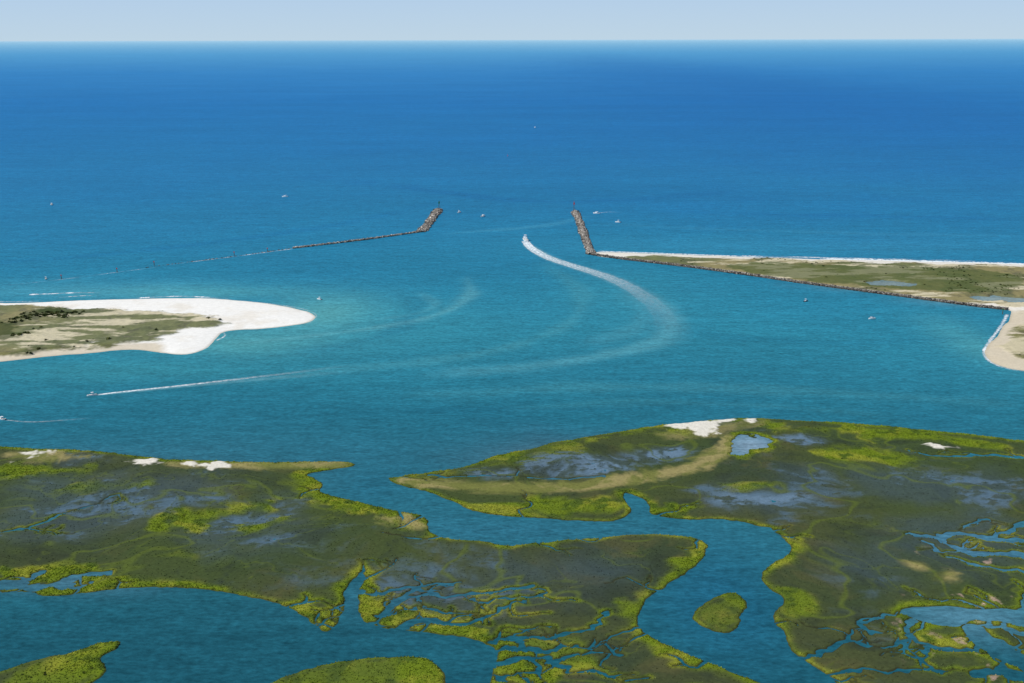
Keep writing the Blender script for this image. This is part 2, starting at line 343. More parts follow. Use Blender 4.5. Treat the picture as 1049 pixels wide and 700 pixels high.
def field(pl,soft,na=8,off=0,ns=18): 
    s=G.sdf(chaikin(PP(pl),True,2),40)+fbm(WX,WY,ns,4,off+40,.62)*na
    return sm(-soft,soft,s)
green=np.zeros(X.shape)
for i,(pl,k_) in enumerate([
 ([(160,534),(190,522),(230,518),(268,511),(290,516),(262,526),(225,532),(205,543),(165,544)],.95),
 ([(225,548),(260,534),(292,530),(292,538),(250,550)],.8),
 ([(300,480),(345,480),(328,488),(345,504),(440,528),(440,545),(400,534),(345,518),(310,504),(295,490)],.95),
 ([(0,588),(60,582),(110,588),(60,597)],.9),
 ([(470,518),(520,511),(600,513),(640,509),(648,527),(600,530),(520,526)],.95),
 ([(402,492),(450,484),(520,472),(520,477),(470,490),(430,496)],.7),
 ([(520,468),(600,448),(700,436),(720,446),(690,450),(640,448),(600,458),(560,468)],.75),
 ([(770,434),(880,436),(1049,454),(1049,464),(960,458),(880,444),(800,440)],.85),
 ([(820,462),(900,462),(950,474),(900,476),(840,470)],.7),
 ([(702,554),(728,556),(722,572),(680,606),(658,626),(655,642),(650,630),(658,610),(700,580),(712,565)],1.),
 ([(265,706),(300,688),(340,679),(380,673),(432,670),(450,680),(458,700),(450,730),(265,740)],.75),
 ([(0,690),(126,654),(114,684),(70,712),(0,712)],.8),
 ([(706,632),(750,606),(763,611),(757,640),(740,651)],.7),
 ([(360,628),(400,618),(480,638),(500,655),(440,649),(390,645)],.9),
 ([(510,668),(560,652),(600,662),(610,685),(560,700),(520,690)],.8),
 ([(790,604),(815,604),(822,620),(808,645),(797,638)],.9),
 ([(940,645),(990,650),(1005,668),(960,680),(930,664)],.7),
 ([(0,480),(60,476),(110,482),(60,488),(0,490)],.7),
 ([(30,610),(150,600),(330,640),(320,634),(200,600),(60,604)],1.),
 ([(660,519),(700,514),(740,521),(700,529),(670,528)],.8),
 ([(728,498),(790,495),(780,503),(730,506)],.6),
 ([(60,500),(140,492),(180,496),(120,504)],.5),([(120,570),(200,560),(260,575),(180,580)],.4),([(560,570),(640,560),(690,566),(620,580)],.35),([(840,540),(900,530),(920,545),(860,556)],.45),([(500,462),(560,452),(600,460),(560,476),(500,474)],.5)]):
    big_=i in(10,11,12)
    green=np.maximum(green,field(pl,5 if big_ else 12,14 if big_ else 48,i,18 if big_ else 30)*k_)
sand=np.zeros(X.shape)
for i,pl in enumerate([[(684,436),(705,432),(740,429),(770,428),(766,433),(745,434),(735,440),(722,447),(706,444)],
 [(10,464),(25,461),(50,463),(42,469),(25,473)],[(132,472),(150,469),(178,474),(160,478),(142,477)],
 [(952,458),(970,456),(985,460),(965,462)],[(186,474),(200,473.5),(245,477),(205,480)]]): sand=np.maximum(sand,field(pl,2.5,34,i+3,12))
tan=np.zeros(X.shape)
for i,pl in enumerate([[(408,490),(450,493),(500,495),(540,498),(600,493),(660,484),(700,476),(730,464),(738,450),(748,444),(754,460),(737,476),(700,487),(650,496),(590,502),(510,505),(450,503),(415,497)],
 [(0,462),(70,464),(100,468),(60,475),(0,472)],[(170,473),(290,475),(362,474),(340,480),(250,482),(180,480)],
 [(385,532),(405,528),(436,534),(430,543),(400,538)],[(925,576),(950,578),(940,586)],[(965,585),(985,590),(970,596)],[(670,446),(700,440),(740,436),(790,430),(770,438),(735,446),(700,452)]]): tan=np.maximum(tan,field(pl,5,20,i+5,14)*(.6 if i==6 else 1))
shell=(sm(.13,.2,fbm(X,Y,10,4,70,.6))*sm(0,3,land2)*(1-sm(3,9,land2)))*field([(900,560),(1060,570),(1100,720),(940,720)],10,10)
wet=np.zeros(X.shape); wetL=np.zeros(X.shape)
for i,pl in enumerate([[(715,505),(780,501),(845,508),(840,522),(780,522),(720,518)],[(790,478),(845,482),(840,494),(795,490)],
 [(0,512),(80,516),(150,505),(160,530),(60,548),(0,550)],[(180,540),(240,518),(300,512),(310,560),(220,575)],
 [(60,462),(112,465),(95,476),(56,471)],[(860,474),(1000,484),(1060,500),(960,525),(870,505)],[(380,594),(570,588),(570,626),(420,634)],[(900,535),(1060,520),(1060,590),(930,575)],
 [(0,498),(100,492),(200,486),(260,500),(140,515),(0,514)],[(500,575),(620,565),(660,590),(560,610),(490,600)],[(860,560),(930,570),(900,600),(840,590)]]): wet=np.maximum(wet,field(pl,22,60,i+20,40)*.9)
for i,pl in enumerate([[(640,460),(690,456),(712,462),(690,472),(650,478)],[(540,468),(600,464),(650,468),(655,482),(590,490),(530,488)],[(470,482),(520,478),(545,488),(490,491)],[(60,463),(112,465),(95,473),(56,470)],[(770,448),(830,446),(850,452),(800,458)],[(720,508),(780,504),(842,510),(800,518),(730,516)]]): wetL=np.maximum(wetL,field(pl,8,30,i+60,22))
wet=np.maximum(wet,wetL)
brk=sm(-.12,.12,fbm(X,Y,45,3,34))
ridge=1-np.abs(fbm(WX,WY,75,4,221,.5))*2; rid2=1-np.abs(fbm(WX,WY,30,4,231,.5))*2
rill=np.maximum(sm(.955,.995,ridge),sm(.96,.998,rid2)*.7*sm(.0,.15,fbm(X,Y,90,3,240)+.05))*sm(4,10,big)
levee=np.exp(-np.clip(big,0,99)/5.5)*1.25+np.exp(-np.clip(cd,0,99)/2.2)*.85
levee=np.clip(levee*(.55+.7*brk)+fbm(X,Y,14,4,33)*.4-.05,0,1)
nA=fbm(WX,WY,70,5,50,.6); nB=fbm(WX,WY,22,5,55,.65); nC=fbm(X,Y,4,3,60,.7); nD=fbm(X,Y,160,3,66); nE=fbm(WX,WY*1.8,70,6,63,.62); nF=fbm(X*.7,Y*1.3,8,4,67,.65)
h=np.where(land2>0,np.minimum(land2*.5,.5),np.maximum(land2*.5,-1.5))
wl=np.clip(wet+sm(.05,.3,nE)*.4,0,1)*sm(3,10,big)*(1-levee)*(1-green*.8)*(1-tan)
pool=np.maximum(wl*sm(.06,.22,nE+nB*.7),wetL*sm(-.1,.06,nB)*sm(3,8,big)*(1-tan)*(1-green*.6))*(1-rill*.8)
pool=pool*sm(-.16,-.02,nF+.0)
h=np.where(land2>0,h*(1-pool*.9)+pool*(nC*.2+nF*.5-.04),h)
G_=np.clip(np.maximum(green,levee),0,1)*(1-pool)
veg=(.06+.38*G_+.15*rill)*(1-wl*.7)*(1-sand)*(1-tan*.7)*sm(.5,2.5,land2)
h=h+veg*(.5+rng.random(X.shape)*.4+nC*1.3)*.7+ (sand+tan*.4)*.4*sm(0,4,land2)
def mixc(a,b,m): return a*(1-m[...,None])+b*m[...,None]
C=np.zeros(X.shape+(3,))+S(70,78,46)
C=mixc(C,S(58,70,48),sm(-.1,.18,nA)); C=mixc(C,S(92,88,54),sm(.02,.25,nB)*.45); C=mixc(C,S(66,82,40),sm(-.05,.2,nD)*.6)
C=mixc(C,S(48,58,44),sm(.04,.25,-nB)*.6)
C=mixc(C,S(62,78,80),wl*.65); C=mixc(C,S(90,116,134),pool*.7); C=mixc(C,S(112,136,154),(pool*wetL)*.6)  # wet flats: mud tone with bluish sky sheen painted into the colour
C=mixc(C,S(46,54,42),sm(.1,.28,-nE)*.5*(1-G_))
gr=np.maximum(green*(.7+.5*brk),levee).clip(0,1)*(1-pool)
gc=mixc(np.zeros(X.shape+(3,))+S(108,126,26),S(142,146,46),sm(-.05,.2,nB)); gc=mixc(gc,S(80,100,28),sm(.04,.22,-fbm(X,Y,9,4,77)))
C=mixc(C,S(92,106,40),rill*.6*(1-pool))
C=mixc(C,gc,sm(.15,.8,gr)*.92)
C=mixc(C,S(44,52,22),sm(.16,.28,fbm(X,Y,5,3,91,.7))*.4*gr)
tc_=mixc(np.zeros(X.shape+(3,))+S(158,146,94),S(120,122,62),sm(-.1,.12,nB)); C=mixc(C,tc_,tan*.85)
C=mixc(C,S(226,220,204),sand); C=mixc(C,S(180,154,136),shell*.8)
bank=(1-sm(.2,1.3,land2))*(1-sand)*(1-tan*.6); C=mixc(C,S(44,44,32),bank*.8)
C=C*(.94+.12*rng.random(X.shape))[...,None]
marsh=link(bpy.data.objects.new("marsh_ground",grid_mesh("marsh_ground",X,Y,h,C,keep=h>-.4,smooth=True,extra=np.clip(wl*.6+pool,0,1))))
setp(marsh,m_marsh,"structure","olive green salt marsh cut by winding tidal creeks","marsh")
ok=(land2>.6)&(h>.2)&(sand<.3)
wgt=(ok*(.04+gr**2)*(1-tan*.7)).ravel(); wgt/=wgt.sum()
NT=60000
ii=rng.choice(wgt.size,NT,p=wgt)
tx=X.ravel()[ii]+rng.uniform(-.4,.4,NT); ty=Y.ravel()[ii]+rng.uniform(-.4,.4,NT); tz=h.ravel()[ii]-.2
tcol=C.reshape(-1,3)[ii]*rng.uniform(1.0,1.3,(NT,1))
Vt=[];Ct=[]
for b in range(3):
    a=rng.uniform(0,2*math.pi,NT); wd=rng.uniform(.3,.55,NT); hh=rng.uniform(.15,.5,NT); le=rng.uniform(-.6,.6,(NT,2))
    p0=np.stack([tx-np.cos(a)*wd,ty-np.sin(a)*wd,tz],-1); p1=np.stack([tx+np.cos(a)*wd,ty+np.sin(a)*wd,tz],-1)
    p2=np.stack([tx+le[:,0],ty+le[:,1],tz+.25+hh],-1)
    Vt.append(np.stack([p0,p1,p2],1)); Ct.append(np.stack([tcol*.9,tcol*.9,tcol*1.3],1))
Vt=np.concatenate(Vt).reshape(-1,3); Ct=np.concatenate(Ct).reshape(-1,3)
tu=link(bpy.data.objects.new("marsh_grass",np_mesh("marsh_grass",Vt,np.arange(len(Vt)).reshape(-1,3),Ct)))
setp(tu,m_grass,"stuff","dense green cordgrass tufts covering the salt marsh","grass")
# ============================================================ BARRIER ISLAND SPITS
def spit(name,G,land,grass,water,lab,cp,seed,dune=2.5,darks=(),tans=(),sandc=S(244,241,232)):
    X,Y=G.X,G.Y
    sd0=G.sdf(chaikin(PP(land),True,2),60)+fbm(X,Y,40,4,seed,.5)*7; sd=sd0
    for wl_ in water: sd=np.minimum(sd,-(G.sdf(chaikin(PP(wl_),True,2),60)+fbm(X,Y,14,4,seed+2,.6)*26-1))
    g=np.full(X.shape,-60.)
    for q in grass: g=np.maximum(g,G.sdf(chaikin(PP(q),True,2),60))
    gn=g+fbm(X,Y*1.6,34,6,seed+4,.68)*50
    gm=sm(-3,6,gn)*sm(3,9,sd0)
    nb=fbm(X,Y,35,5,seed+6,.62); nc=fbm(X,Y,9,4,seed+8,.6); nd=fbm(X,Y,110,3,seed+9); ns=fbm(X+nb*40,Y*3+nb*60,70,6,seed+12,.62)
    h=np.where(sd0>0,1.6*(1-np.exp(-sd0/14)),np.maximum(sd0*.15,-1.5))
    h=np.where((sd<sd0)&(sd<3),np.minimum(h,sd*.25),h)
    h=h+gm*sm(1,5,sd)*(dune*np.clip(nb*2+.4,0,1)+nc*1.0+rng.random(X.shape)*.3)
    C=np.zeros(X.shape+(3,))+sandc
    C=mixc(C,S(222,210,188),sm(.0,.22,nb)*.4)
    for q in tans: C=mixc(C,S(200,184,152),sm(-6,6,G.sdf(chaikin(PP(q),True,2),60)+nb*20)*.7)
    C=mixc(C,S(180,170,146),(1-sm(.3,4.0,sd0))*.6)
    gc=mixc(np.zeros(X.shape+(3,))+S(132,122,72),S(98,104,52),sm(-.08,.15,nd)); gc=mixc(gc,S(68,80,38),sm(.0,.16,nb)*.75); gc=mixc(gc,S(66,66,44),sm(.08,.2,-nc)*.5); gc=mixc(gc,S(216,204,170),sm(.02,.12,ns)*.8)
    C=mixc(C,gc,gm*.93)
    for q in darks:
        dm=sm(-4,4,G.sdf(chaikin(PP(q),True,2),60)+fbm(X,Y,16,4,seed+11,.6)*34)*gm; C=mixc(C,cp,dm*.75)
    if water: C=mixc(C,S(104,106,86),(sd<sd0)*(1-sm(0,4,sd))*.7)
    C=C*(.95+.1*rng.random(X.shape))[...,None]
    o=link(bpy.data.objects.new(name,grid_mesh(name,X,Y,h,C,keep=h>-.5,smooth=True)))
    setp(o,m_dune,"structure",lab,"beach"); return h,gm,sd
GL=Grid(-820,-180,970,1340,1.2)
lspit=[(-200,312),(-60,310),(0,311),(25,310),(60,309),(100,307),(150,306),(200,305),(250,308),(285,313),(312,318),(326,324),(318,331),(292,335),(262,337),(240,338),(226,341),(222,347),(216,353),(208,359),(192,363),(176,363),(162,361),(140,358),(120,359),(90,362),(60,364),(30,367),(0,371),(-60,374),(-200,380)]
lg=[[(-200,314),(-60,313),(0,313),(40,315),(90,319),(140,320),(190,321),(218,325),(230,332),(216,337),(196,338),(180,344),(160,349),(130,353),(110,355),(85,358),(50,361),(20,366),(0,369),(-60,372),(-200,378)]]
hL,gL,sL=spit("beach_ground",GL,lspit,lg,[],"white sand spit with tan dune grass beside the inlet",S(54,70,32),100,darks=[[(-200,328),(-20,326),(14,334),(22,345),(8,352),(-30,352),(-200,356)],[(40,318),(80,322),(90,328),(40,326)]],tans=[[(0,362),(60,358),(140,352),(170,352),(170,366),(0,375),(-60,378),(-60,364)]])
GR=Grid(100,1060,930,1640,1.5)
risl=[(604,259),(616,258),(640,259),(700,261),(780,264),(850,266),(950,268),(1049,271),(1250,277),(1250,400),(1120,385),(1049,380),(1030,377),(1014,371),(1008,362),(1016,350),(1028,336),(1036,322),(1034,317),(1000,314),(940,306),(880,298),(820,290),(760,281),(700,273),(640,266),(606,262)]
rg=[[(640,263),(700,263.5),(780,266),(850,268),(950,271),(1049,274),(1250,280),(1250,350),(1120,335),(1060,318),(1030,315),(940,308),(880,300),(820,292),(760,283.5),(700,275),(650,268)],[(1034,338),(1050,326),(1200,340),(1200,382),(1060,372),(1036,364),(1026,356)]]
wt=[[(985,304),(1010,303),(1049,306),(1200,312),(1200,318),(1049,311),(1010,308),(990,307)],[(885,289),(905,287),(935,290),(940,293),(915,295),(895,293)]]
hR,gR,sR=spit("beach_ground",GR,risl,rg,wt,"low barrier island with green scrub and white beach",S(80,94,48),200,dune=1.2,darks=[[(740,270),(900,274),(1049,280),(1049,300),(960,302),(860,292),(760,281)]],tans=[[(1036,318),(1049,318),(1120,322),(1120,388),(1000,380),(1000,350)]],sandc=S(230,224,210))
def leaf_clumps(name,pts,lab,cat,cols,mt):
    V=[];C=[]
    for (x,y,z,s) in pts:
        n=int(50+30*s/2); base=cols[random.randrange(len(cols))]*random.uniform(.7,1.2)
        q=rng.normal(0,1,(n,3)); q/=np.linalg.norm(q,axis=1)[:,None]; q*=rng.uniform(.45,1,(n,1)); q[:,2]=np.abs(q[:,2])*.75
        lob=1+.35*np.sin(3*np.arctan2(q[:,1],q[:,0])+random.random()*6); q[:,:2]*=lob[:,None]
        c=q*s+np.array([x,y,z]); a=rng.normal(0,.28*s,(n,3,3)); V.append((c[:,None,:]+a).reshape(-1,3))
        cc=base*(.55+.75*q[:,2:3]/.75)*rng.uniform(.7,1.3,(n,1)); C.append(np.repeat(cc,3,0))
    V=np.concatenate(V);C=np.concatenate(C)
    o=link(bpy.data.objects.new(name,np_mesh(name,V,np.arange(len(V)).reshape(-1,3),C))); setp(o,mt,"stuff",lab,cat)
def shrub_pts(G,h,mask,n,s0,s1):
    wgt=mask.ravel().astype(float); wgt/=wgt.sum(); ii=rng.choice(wgt.size,n,p=wgt)
    return [(G.X.ravel()[i],G.Y.ravel()[i],h.ravel()[i]-.2,random.uniform(s0,s1)) for i in ii]
sc=[S(58,72,30),S(76,88,38),S(94,98,50),S(44,56,26)]
tL=sm(.02,.2,fbm(GL.X,GL.Y,35,5,106,.62))*(gL>.6)*(.12+sm(-470,-520,GL.X)*sm(1060,1090,GL.Y)*(1-sm(1190,1210,GL.Y)))
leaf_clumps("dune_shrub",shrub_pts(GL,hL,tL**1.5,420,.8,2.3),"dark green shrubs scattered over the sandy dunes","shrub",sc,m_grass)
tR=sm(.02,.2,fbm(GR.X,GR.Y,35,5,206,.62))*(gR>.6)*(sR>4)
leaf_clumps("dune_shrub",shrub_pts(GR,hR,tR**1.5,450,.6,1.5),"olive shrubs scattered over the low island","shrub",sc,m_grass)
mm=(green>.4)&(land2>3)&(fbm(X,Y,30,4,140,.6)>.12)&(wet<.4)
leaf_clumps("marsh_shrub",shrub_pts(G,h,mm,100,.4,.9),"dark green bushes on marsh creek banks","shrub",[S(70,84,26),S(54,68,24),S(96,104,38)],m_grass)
# ============================================================ FOAM STRIPS
def strip(name,px,w0,w1,a0,a1,mt,lab,z=.05,edge=0.0,pw=1.0,cat="wake",jit=0.0,brk=0.0,fade=3.0,dec=.6):
    l=chaikin(PP(px),False,3); l=np.array(l); n=len(l)
    T=np.gradient(l,axis=0); T/=np.linalg.norm(T,axis=1)[:,None]; Nn=np.stack([-T[:,1],T[:,0]],-1)
    s=np.concatenate([[0],np.cumsum(np.linalg.norm(np.diff(l,axis=0),axis=1))]); s/=s[-1]
    m=max(n,160); si=np.linspace(0,1,m); l=np.stack([np.interp(si,s,l[:,i]) for i in range(2)],-1); Nn=np.stack([np.interp(si,s,Nn[:,i]) for i in range(2)],-1)
    rg_=np.random.default_rng(len(px)+abs(int(px[0][0])))
    hw=(w0+(w1-w0)*si**pw)/2; hw=hw*(1+jit*rg_.uniform(-1,1,m))
    ga=1-brk+brk*1.6*np.clip(np.interp(si*14,np.arange(16),rg_.uniform(-.5,1.2,16)),0,1)
    K=9; vv=np.linspace(-1,1,K); V=[];A=[]
    for kx in vv:
        pts=l+Nn*(hw*kx)[:,None]; V.append(np.concatenate([pts,np.full((m,1),z)],1))
        pr=(1-abs(kx)**2)*(1-edge)+edge*np.exp(-((abs(kx)-.75)/.15)**2)
        A.append((a0+(a1-a0)*si**dec)*pr*np.minimum(1,(1-si)*fade)*np.minimum(1,si*20+.3)*(abs(kx)<.99)*ga)
    V=np.stack(V,1).reshape(-1,3);A=np.stack(A,1).ravel()
    idx=np.arange(m*K).reshape(m,K); Fc=np.stack([idx[:-1,:-1],idx[:-1,1:],idx[1:,1:],idx[1:,:-1]],-1).reshape(-1,4)
    o=link(bpy.data.objects.new(name,np_mesh(name,V,Fc,None,True,A))); setp(o,mt,"stuff",lab,cat); return o
strip("boat_wake",[(538,247),(543,254),(560,264),(588,273),(615,281),(640,291),(664,306),(680,322),(686,340),(676,354)],13,32,2.4,.0,m_foam,"long curving white wake behind a motor yacht",edge=.3,jit=.1,pw=.8,fade=1.5,dec=.3)
strip("boat_wake",[(540,251),(562,265),(588,273),(615,281),(640,291),(664,306),(682,322),(690,345),(676,360),(630,370)],20,60,.9,.0,m_slick,"pale churned water spreading behind a motor yacht",z=.03,fade=1.5)
strip("boat_wake",[(97,405),(120,402),(170,397),(240,389),(310,381),(375,372)],3.5,9,1.5,.0,m_foam,"thin white wake trailing behind a speedboat",edge=.2,fade=1.5)
strip("boat_wake",[(97,405),(170,398),(240,391),(310,385),(375,379)],5,16,.6,.1,m_slick,"pale water trailing behind a speedboat",z=.03)
strip("boat_wake",[(2,430),(30,433),(60,431),(100,428)],2,5,.35,.05,m_foam,"faint wake behind a small boat")
strip("boat_wake",[(611,219),(622,217),(640,218)],3,6,.7,.0,m_foam,"short wake behind a small boat")
def surf(px,wd,a,lab="white surf breaking along the beach",e=0,b=.8): return strip("surf_foam",px,wd,wd*.7,a,a*.7,m_foam,lab,z=.07,cat="surf",jit=.45,edge=e,brk=b)
surf([(30,302),(55,301),(75,300),(103,300)],7,1.3); surf([(60,305),(85,303),(100,303)],4,.9); surf([(-20,309),(0,309),(30,309),(60,308)],3,.7)
surf([(140,305.5),(180,303.5),(200,304),(235,306)],6,1.5); surf([(245,308),(285,312),(314,317),(326,323),(320,331),(295,336)],2.5,.4)
surf([(222,349),(232,344),(228,340)],3,.6)
surf([(1032,322),(1026,334),(1015,348),(1006,361),(1013,371),(1030,378),(1060,382)],4.5,1.3,b=.5)
surf([(612,257.5),(640,258.5),(700,260.5),(780,263.5),(850,265.5)],7,1.4,b=.3); surf([(840,265.6),(950,267.8),(1049,270.8),(1200,275)],16,1.8,b=.3); surf([(760,262),(860,264.5),(960,266.4),(1049,269)],6,.8)
surf([(160,274),(120,279),(60,287),(0,293)],3,.3,"faint ripple over the submerged weir",0); surf([(300,255),(270,259),(240,263),(200,268),(160,273)],4,.6,"ripple over the submerged weir")
surf([(590,218),(598,238),(604,262)],3,.25); surf([(300,253),(340,249),(380,244),(425,238)],4,.5,"foam along the rock jetty")
# ============================================================ JETTIES
m_core=mat_plain("jetty_core_mat",S(62,62,58),.9,.5,.3); m_conc=mat_plain("concrete_mat",S(152,146,136),.85,.6,.18)
t_=(1+5**.5)/2
IV=np.array([(-1,t_,0),(1,t_,0),(-1,-t_,0),(1,-t_,0),(0,-1,t_),(0,1,t_),(0,-1,-t_),(0,1,-t_),(t_,0,-1),(t_,0,1),(-t_,0,-1),(-t_,0,1)])/1.9
IF=np.array([(0,11,5),(0,5,1),(0,1,7),(0,7,10),(0,10,11),(1,5,9),(5,11,4),(11,10,2),(10,7,6),(7,1,8),(3,9,4),(3,4,2),(3,2,6),(3,6,8),(3,8,9),(4,9,5),(2,4,11),(6,2,10),(8,6,7),(9,8,1)])
def empty(name,loc,label,cat,group=None):
    e=bpy.data.objects.new(name,None); e.location=loc; link(e); setp(e,None,None,label,cat,group); return e
def par(o,p,loc=None):
    link(o); o.parent=p
    if loc is not None: o.location=loc
    return o
def resample(l,step):
    l=np.array(l); s=np.concatenate([[0],np.cumsum(np.linalg.norm(np.diff(l,axis=0),axis=1))]); m=max(2,int(s[-1]/step)); si=np.linspace(0,s[-1],m)
    q=np.stack([np.interp(si,s,l[:,i]) for i in range(2)],-1); T=np.gradient(q,axis=0); T/=np.linalg.norm(T,axis=1)[:,None]
    return q,np.stack([-T[:,1],T[:,0]],-1),s[-1]
def extr(l,prof,step=8):
    q,Nn,_=resample(l,step); K=len(prof); V=[]
    for o_,z_ in prof: V.append(np.concatenate([q+Nn*o_,np.full((len(q),1),z_)],1))
    V=np.stack(V,1).reshape(-1,3); idx=np.arange(len(q)*K).reshape(len(q),K)
    Fc=np.stack([idx[:-1,:-1],idx[:-1,1:],idx[1:,1:],idx[1:,:-1]],-1).reshape(-1,4); return V,Fc
def rocks(l,hw,crest,n,s0,s1,cols):
    q,Nn,Lt=resample(l,1.0); i=rng.integers(0,len(q),n); u_=rng.uniform(-1,1,n)
    z=crest*np.clip(1.15-np.abs(u_)**1.3*1.1,-.1,1)+rng.uniform(-.6,.5,n)
    w_=hw*(1+.2*np.sin(i*.05)*np.sin(i*.017+1)+.22*rng.normal(0,1,n)*.5)
    c=np.concatenate([q[i]+Nn[i]*(u_*w_)[:,None],z[:,None]],1)
    s=rng.uniform(s0,s1,(n,1,1)); V=IV[None]*s*rng.uniform(.65,1.3,(n,1,3))*(1+rng.uniform(-.22,.22,(n,12,1)))
    a=rng.uniform(0,6.28,n); b=rng.uniform(-.6,.6,n); ca,sa=np.cos(a)[:,None],np.sin(a)[:,None]; cb,sb=np.cos(b)[:,None],np.sin(b)[:,None]
    x,y,zz=V[...,0],V[...,1],V[...,2]; y,zz=y*cb-zz*sb,y*sb+zz*cb; x,y=x*ca-y*sa,x*sa+y*ca
    V=np.stack([x,y,zz],-1)+c[:,None,:]; Fc=(IF[None]+np.arange(n)[:,None,None]*12).reshape(-1,3)
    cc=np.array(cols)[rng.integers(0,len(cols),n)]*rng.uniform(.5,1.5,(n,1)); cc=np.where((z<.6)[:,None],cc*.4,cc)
    return V.reshape(-1,3),Fc,np.repeat(cc,12,0)
def cat(parts):
    V=[];Fc=[];C=[];o=0
    for v,f,c in parts: V.append(v);Fc.append(f+o);C.append(c);o+=len(v)
    return np.concatenate(V),np.concatenate(Fc),np.concatenate(C)
RC=[S(146,138,128),S(118,112,106),S(186,178,166),S(84,82,80),S(136,128,116)]
A1=PP([(449,215),(443,224),(437,232),(431,238)]); A2=PP([(433,237.5),(415,240),(380,245),(340,250),(300,254.5)])
A3=PP([(300,254.5),(270,258.6),(240,263),(190,269),(150,274.5)])
ja=empty("jetty",(*A1[0],0),"grey brown boulder jetty with a broad rocky head and low weir","jetty")
def child_mesh(par_,name,V,Fc,C,mt,kind=None):
    V=np.array(V)-np.array(par_.location); o=bpy.data.objects.new(name,np_mesh(name,V,Fc,C)); par(o,par_); o.data.materials.append(mt)
    if kind:o["kind"]=kind
    return o
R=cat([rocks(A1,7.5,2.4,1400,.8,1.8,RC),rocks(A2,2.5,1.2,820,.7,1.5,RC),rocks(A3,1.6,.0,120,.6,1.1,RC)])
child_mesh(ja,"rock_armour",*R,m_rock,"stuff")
V,Fc=extr(A1,[(-7,-1),(-3,1.2),(3,1.2),(7,-1)]); child_mesh(ja,"mound",V,Fc,None,m_core)
B1=PP([(589,217),(594,228),(599,243),(606,261)]); B2=PP([(606,261),(640,266),(700,273),(760,281),(820,290),(880,298),(940,306),(1000,314),(1032,317.5)])
jb=empty("jetty",(*B1[0],0),"long boulder jetty with concrete walkway bending along the island shore","jetty")
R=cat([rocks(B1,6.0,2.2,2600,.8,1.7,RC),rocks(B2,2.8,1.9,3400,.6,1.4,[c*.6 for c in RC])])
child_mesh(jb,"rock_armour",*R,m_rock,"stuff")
V1,F1=extr(B1,[(-6,-1),(-2.5,1.3),(2.5,1.3),(6,-1)]); V2,F2=extr(B2,[(-3.5,-1),(-1.7,1.3),(1.7,1.3),(3.5,-1)])
child_mesh(jb,"mound",np.concatenate([V1,V2]),np.concatenate([F1,F2+len(V1)]),None,m_core)
pr=[(-1.5,1.3),(-1.5,3.2),(1.5,3.2),(1.5,1.3)]; pr2=[(-.8,1.1),(-.8,2.5),(.8,2.5),(.8,1.1)]
V1,F1=extr(B1,pr); V2,F2=extr(B2,pr2); child_mesh(jb,"walkway",np.concatenate([V1,V2]),np.concatenate([F1,F2+len(V1)]),None,m_conc)
# ============================================================ small builders
def bm_obj(name,fn,mt,smooth=False):
    bm=bmesh.new(); fn(bm); me=bpy.data.meshes.new(name); bm.to_mesh(me); bm.free(); me.materials.append(mt)
    if smooth:
        for q in me.polygons:q.use_smooth=True
    return bpy.data.objects.new(name,me)
def box(bm,c,s,taper=1.0,shear=0.0,bev=0.0):
    vs=[]
    for z in (0,1):
        for sx,sy in ((-1,-1),(1,-1),(1,1),(-1,1)):
            k_=taper if z else 1
            vs.append(bm.verts.new((c[0]+sx*s[0]/2*k_,c[1]+sy*s[1]/2*k_+(shear if z else 0),c[2]+z*s[2])))
    fs=[bm.faces.new([vs[i] for i in f]) for f in ((3,2,1,0),(4,5,6,7),(0,1,5,4),(1,2,6,5),(2,3,7,6),(3,0,4,7))]
    if bev: bmesh.ops.bevel(bm,geom=list({e for f in fs for e in f.edges}),offset=bev,segments=2,affect='EDGES')
def rod(bm,a,b,rad,n=6,r2=None):
    a=Vector(a);b=Vector(b);dr=b-a; mtx=Matrix.Translation((a+b)/2)@dr.to_track_quat('Z','Y').to_matrix().to_4x4()
    bmesh.ops.create_cone(bm,cap_ends=True,segments=n,radius1=rad,radius2=rad if r2 is None else r2,depth=dr.length,matrix=mtx)
def hull(bm,L_,B_,D_,dr=.35):
    st=[(-.5,.80,0.0),(-.3,.95,0),(-.05,1,0),(.2,.9,.05),(.36,.62,.18),(.45,.32,.4),(.5,.02,.75)]
    rings=[]
    for yf,bf,up in st:
        sh=D_*(1+.28*max(0,yf+.1)*2); hb=B_/2*bf; zk=-dr+up*(dr+.25*D_)
        rings.append([bm.verts.new(v) for v in ((-hb,yf*L_,sh),(-hb*.96,yf*L_,sh*.55+zk*.2),(-hb*.78,yf*L_-.0,.02+up*.3*D_),(0,yf*L_,zk),(hb*.78,yf*L_,.02+up*.3*D_),(hb*.96,yf*L_,sh*.55+zk*.2),(hb,yf*L_,sh))])
    for a,b in zip(rings[:-1],rings[1:]):
        for i in range(6): bm.faces.new((a[i],a[i+1],b[i+1],b[i]))
    bm.faces.new(rings[0][::-1]); bm.faces.new(rings[-1])
    bmesh.ops.recalc_face_normals(bm,faces=bm.faces)
def deck(bm,L_,B_,D_,drop=.12):
    st=[(-.495,.78),(-.3,.92),(-.05,.97),(.2,.86),(.36,.57),(.45,.27),(.485,.03)]
    l=[];r_=[]
    for yf,bf in st:
        sh=D_*(1+.28*max(0,yf+.1)*2)-drop
        l.append(bm.verts.new((-B_/2*bf,yf*L_,sh))); r_.append(bm.verts.new((B_/2*bf,yf*L_,sh)))
    for i in range(len(st)-1): bm.faces.new((l[i],r_[i],r_[i+1],l[i+1]))
m_white=mat_plain("gelcoat_white",S(240,242,242),.3,1,.03); m_deck=mat_plain("deck_cream",S(215,210,198),.6,2,.06)
